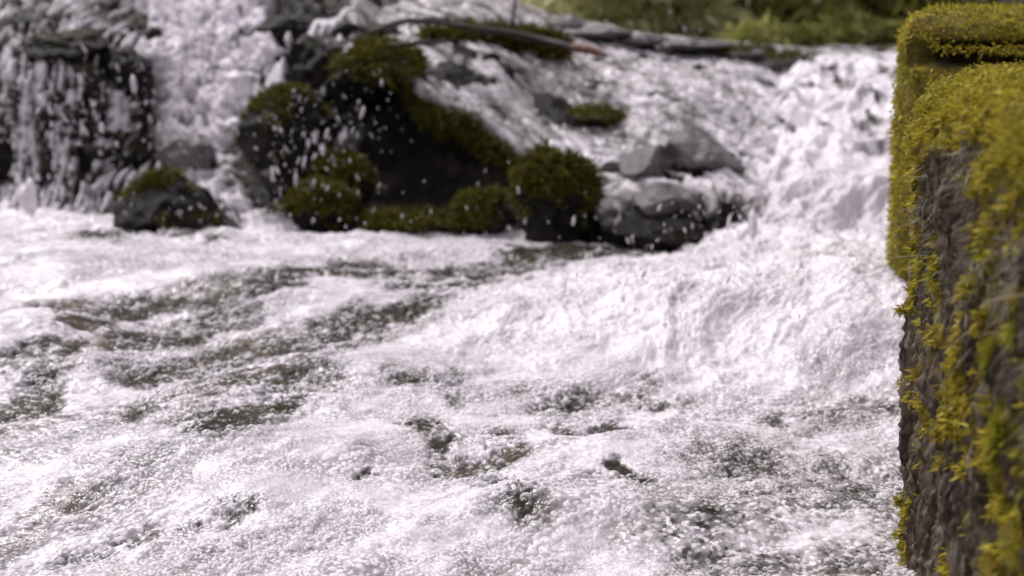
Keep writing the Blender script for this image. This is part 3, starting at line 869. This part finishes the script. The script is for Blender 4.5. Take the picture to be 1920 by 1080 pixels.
# dry fibres hanging on the bark
wd_ = vis * (nN[:, 2] < .75) * (nN @ nRt < -.1) * (1.05 - nM) * sst(.22, .34, nP[:, 2]) * sst(-.2, .4, f2(nAl * 10, nP[:, 2] * 8, 3, 99) + .5 * (nP[:, 2] - .25))
wd_ = wd_ * (nAl < .74)
i = pick(nP, nN, wd_, 3000, rg)
scatter_blades('dry_moss', nP[i], nN[i] * .18, .011, .0008, MOSS_DRY, near, rng=rg, loc=NEAR0, droop=1.0, spread=.42, nseg=3, curl=.5)
w2 = fM * (fN[:, 1] < .4) * (fAl < .25)
i = pick(fP, fN, w2, 45000, rg)
scatter_blades('moss', fP[i] + rg.normal(size=(len(i), 3)) * .003, fN[i], .0045, .0026, MOSS_POST, farp, rng=rg, loc=FAR0, droop=.3, spread=.5)

# ------------------------------------------------------------------ ground, banks, forest
def terrain():
    yy = np.concatenate([np.linspace(3.7, 9, 60), np.linspace(9.3, 70, 70)]); xx = np.linspace(-1, 1, 160); xx = 6 * xx + 54 * xx**3
    X, Y = np.meshgrid(xx, yy); x = X.ravel(); y = Y.ravel()
    z = -.1 + .447 * sst(3.9, 4.5, y) + .02 * np.maximum(y - 4.4, 0) + .07 * np.maximum(y - 10, 0)**1.1 + .03 * f2(x * 1.5, y * 1.5, 4, 3) * sst(4, 5, y) + .4 * f2(x * .15, y * .15, 3, 8) * sst(8, 16, y)
    o = mesh_from('forest_floor', np.stack([x, y, z], 1), grid_faces(*X.shape), EARTH); tag(o, kind='structure')
    return lambda X_, Y_: -.1 + .447 * sst(3.9, 4.5, Y_) + .02 * max(Y_ - 4.4, 0) + .07 * max(Y_ - 10, 0)**1.1
hz = terrain()
xx = np.linspace(-1, 1, 60) * 60; yy = np.linspace(-40, 3.9, 60)
X, Y = np.meshgrid(xx, yy)
o = mesh_from('stream_bed', np.stack([X.ravel(), Y.ravel(), -.25 + .03 * f2(X.ravel() * .8, Y.ravel() * .8, 3, 2)], 1), grid_faces(60, 60), BEDM); tag(o, kind='structure')

# unseen wooded hill added behind the camera to darken low skylight and reflections
th = np.linspace(math.pi * .93, math.pi * 2.07, 90); rr_ = np.linspace(0, 1, 40)
TH, RR = np.meshgrid(th, rr_); rad_ = 9 + 30 * RR + 2 * f2(TH * 5, RR * 3, 3, 4); zz_ = -.3 + 17 * RR**.8 + 2.2 * f2(TH * 9, RR * 6, 4, 6) * sst(0, .3, RR)
o = mesh_from('shading_hillside', np.stack([(rad_ * np.cos(TH)).ravel(), (rad_ * np.sin(TH)).ravel(), zz_.ravel()], 1), grid_faces(40, 90, True),
              noise_material('wooded hillside', [(.3, (.012, .017, .006)), (.7, (.05, .058, .02))], .8)); tag(o, kind='structure')

LEAF = [leaf_material('haze-lightened leaves', (.38, .39, .19), (.72, .72, .44), 1.2, .6, .55),  # haze and skylight on the left trees are put into this pale colour
        leaf_material('mid green leaves', (.18, .20, .05), (.46, .46, .15), 1.2, .6, .45),
        leaf_material('dark green leaves', (.09, .10, .025), (.28, .28, .07), 1.2, .6, .4)]
def leaves(c, r, n, size, rg):
    """leaf clumps spread through an uneven crown"""
    k = max(8, n // 60)
    cc = rg.normal(size=(k, 3)); cc /= np.linalg.norm(cc, axis=1)[:, None]; cc *= (rg.rand(k) ** .4)[:, None]; cc = c + cc * r
    p = cc[rg.randint(k, size=n)] + rg.normal(size=(n, 3)) * r * .16
    d = rg.normal(size=(n, 3)); d /= np.linalg.norm(d, axis=1)[:, None]
    return p, d
def tree(px, y, h, rad, cr, kind, label, cat='tree', low=.35, n=1600, leaf=.10, group=None):
    x = (px - 960) / FPX * y; z0 = hz(x, y) - .1
    rg = np.random.RandomState(int(px * 7 + y * 3) % 9999)
    e = bpy.data.objects.new('tree' if cat == 'tree' else 'bush', None); COL.objects.link(e); e.location = (x, y, z0)
    tag(e, label, cat, group)
    base = np.array([x, y, z0])
    V, F = tube([base, base + (rg.normal() * .05 * h, 0, h * .35), base + (rg.normal() * .06 * h, .1, h * .7), base + (rg.normal() * .08 * h, .1, h)], [rad * 1.4, rad, rad * .7, rad * .15], 10, .25, 3)
    Vs, Fs, k = [V], [F], len(V)
    for q in range(7 if cat == 'tree' else 5):
        hh = h * (low + (.9 - low) * rg.rand()); a = rg.rand() * 6.28
        s = base + (0, 0, hh); t = s + np.array([math.cos(a) * cr * .8, math.sin(a) * cr * .8, .35 * cr])
        v, f = tube([s, (s + t) / 2 + (0, 0, -.05 * cr), t], [rad * .45, rad * .3, rad * .08], 6, .2, q)
        Vs.append(v); Fs.append(f + k); k += len(v)
    mesh_from('trunk', np.concatenate(Vs), np.concatenate(Fs), BARK, e, loc=base)
    c = base + (0, 0, h * (low + 1.05) / 2)
    p, d = leaves(c, np.array([cr, cr, h * (1.05 - low) / 2]), n, leaf, rg)
    scatter_blades('crown', p, d, leaf * 1.5, leaf, LEAF[kind], e, rng=rg, loc=base, droop=.4, spread=.6, curl=.3)
for a in [
    (1352, 5.8, 5.0, .040, 1.4, 0, 'slim tree with a dark trunk showing against the pale leaves above the upper ridge', 'tree', .5, 1800, .10),
    (1180, 13, 7, .12, 2.6, 0, 'pale leafed tree behind the left part of the upper ridge', 'tree', .42, 2600, .13),
    (1020, 12, 7, .12, 2.3, 0, 'pale leafed tree farthest left of those that show above the ridge', 'tree', .42, 2200, .13),
    (1290, 17, 9, .16, 3.2, 0, 'tall pale tree far behind the slim dark trunked tree', 'tree', .35, 3000, .16),
    (1470, 10, 6, .12, 1.6, 1, 'mid green tree right of the slim dark trunk', 'tree', .34, 2600, .10),
    (1600, 9, 6, .13, 1.5, 2, 'dark green tree close to the mossy timbers', 'tree', .30, 2600, .10),
    (1540, 14, 8, .16, 2.4, 2, 'tall dark tree behind the mid green tree at right', 'tree', .30, 3000, .14),
    (1720, 11, 7, .14, 2.2, 2, 'dark tree mostly hidden by the farther timber', 'tree', .34, 2600, .12),
    (860, 15, 8, .15, 2.6, 1, 'mid green tree behind the rock slab', 'tree', .1, 3200, .14),
    (600, 14, 8, .15, 2.6, 2, 'dark green tree behind the left ledge', 'tree', .1, 3200, .14),
    (250, 13, 8, .15, 2.6, 1, 'mid green tree at the far left behind the waterfall', 'tree', .1, 3200, .14),
    (1900, 14, 8, .15, 2.6, 1, 'mid green tree at the far right behind the timbers', 'tree', .1, 3200, .14),
    (1420, 24, 12, .2, 5, 1, 'broad tree deep in the forest', 'tree', .15, 4000, .24),
    (1000, 26, 12, .2, 6, 0, 'broad pale tree deep in the forest at left', 'tree', .15, 4000, .24),
    (1750, 24, 12, .2, 5, 2, 'broad dark tree deep in the forest at right', 'tree', .15, 4000, .24),
    (1330, 6.6, 1.0, .012, .6, 0, 'pale green bush just left of the slim dark trunk', 'bush', .0, 1500, .06),
    (1120, 7.0, 1.3, .012, .9, 0, 'tallest pale bush at the left end of the strip of greenery', 'bush', .0, 1800, .06),
    (1560, 7.4, 1.3, .014, .7, 2, 'tall deep green bush in front of the dark trees', 'bush', .0, 1800, .06),
    (1680, 7.0, 1.1, .014, .7, 2, 'dark bush just behind the left edge of the farther timber', 'bush', .0, 1500, .06),
    (1060, 5.6, .75, .008, .5, 0, 'pale bush behind the ridge farthest to the left', 'bush', .0, 1500, .04),
    (1190, 5.4, .7, .008, .5, 0, 'pale bush behind the second grey ridge stone', 'bush', .0, 1500, .04),
    (1275, 5.7, .75, .008, .45, 0, 'pale bush standing left against the slim dark trunk', 'bush', .0, 1500, .04),
    (1410, 4.75, .20, .006, .22, 1, 'small low green plant clump at the pond edge below the slim dark trunk', 'bush', .0, 900, .03),
    (1495, 4.7, .17, .006, .20, 2, 'small green plant clump at the pond edge in front of the tall deep green bush', 'bush', .0, 900, .03),
    (1580, 4.7, .22, .006, .22, 2, 'small dark plant clump at the pond edge left of the farther timber', 'bush', .0, 900, .03),
    (1655, 4.75, .2, .006, .2, 2, 'small dark plant clump at the pond edge nearest the farther timber', 'bush', .0, 900, .03),
    (1500, 6.4, .75, .012, .55, 1, 'low green bush on the bank behind the mossy end of the ridge', 'bush', .0, 1400, .05),
    (1620, 6.0, .7, .012, .5, 2, 'low dark bush on the bank beside the farther timber', 'bush', .0, 1400, .05),
    (1390, 7.2, .7, .012, .6, 1, 'low green bush at the foot of the slim tree', 'bush', .0, 1400, .05),
    (1230, 7.6, .7, .012, .7, 0, 'low pale bush behind the stones of the upper ridge', 'bush', .0, 1400, .05)]:
    tree(a[0], a[1], a[2], a[3], a[4], a[5], a[6], a[7], a[8], a[9], a[10])
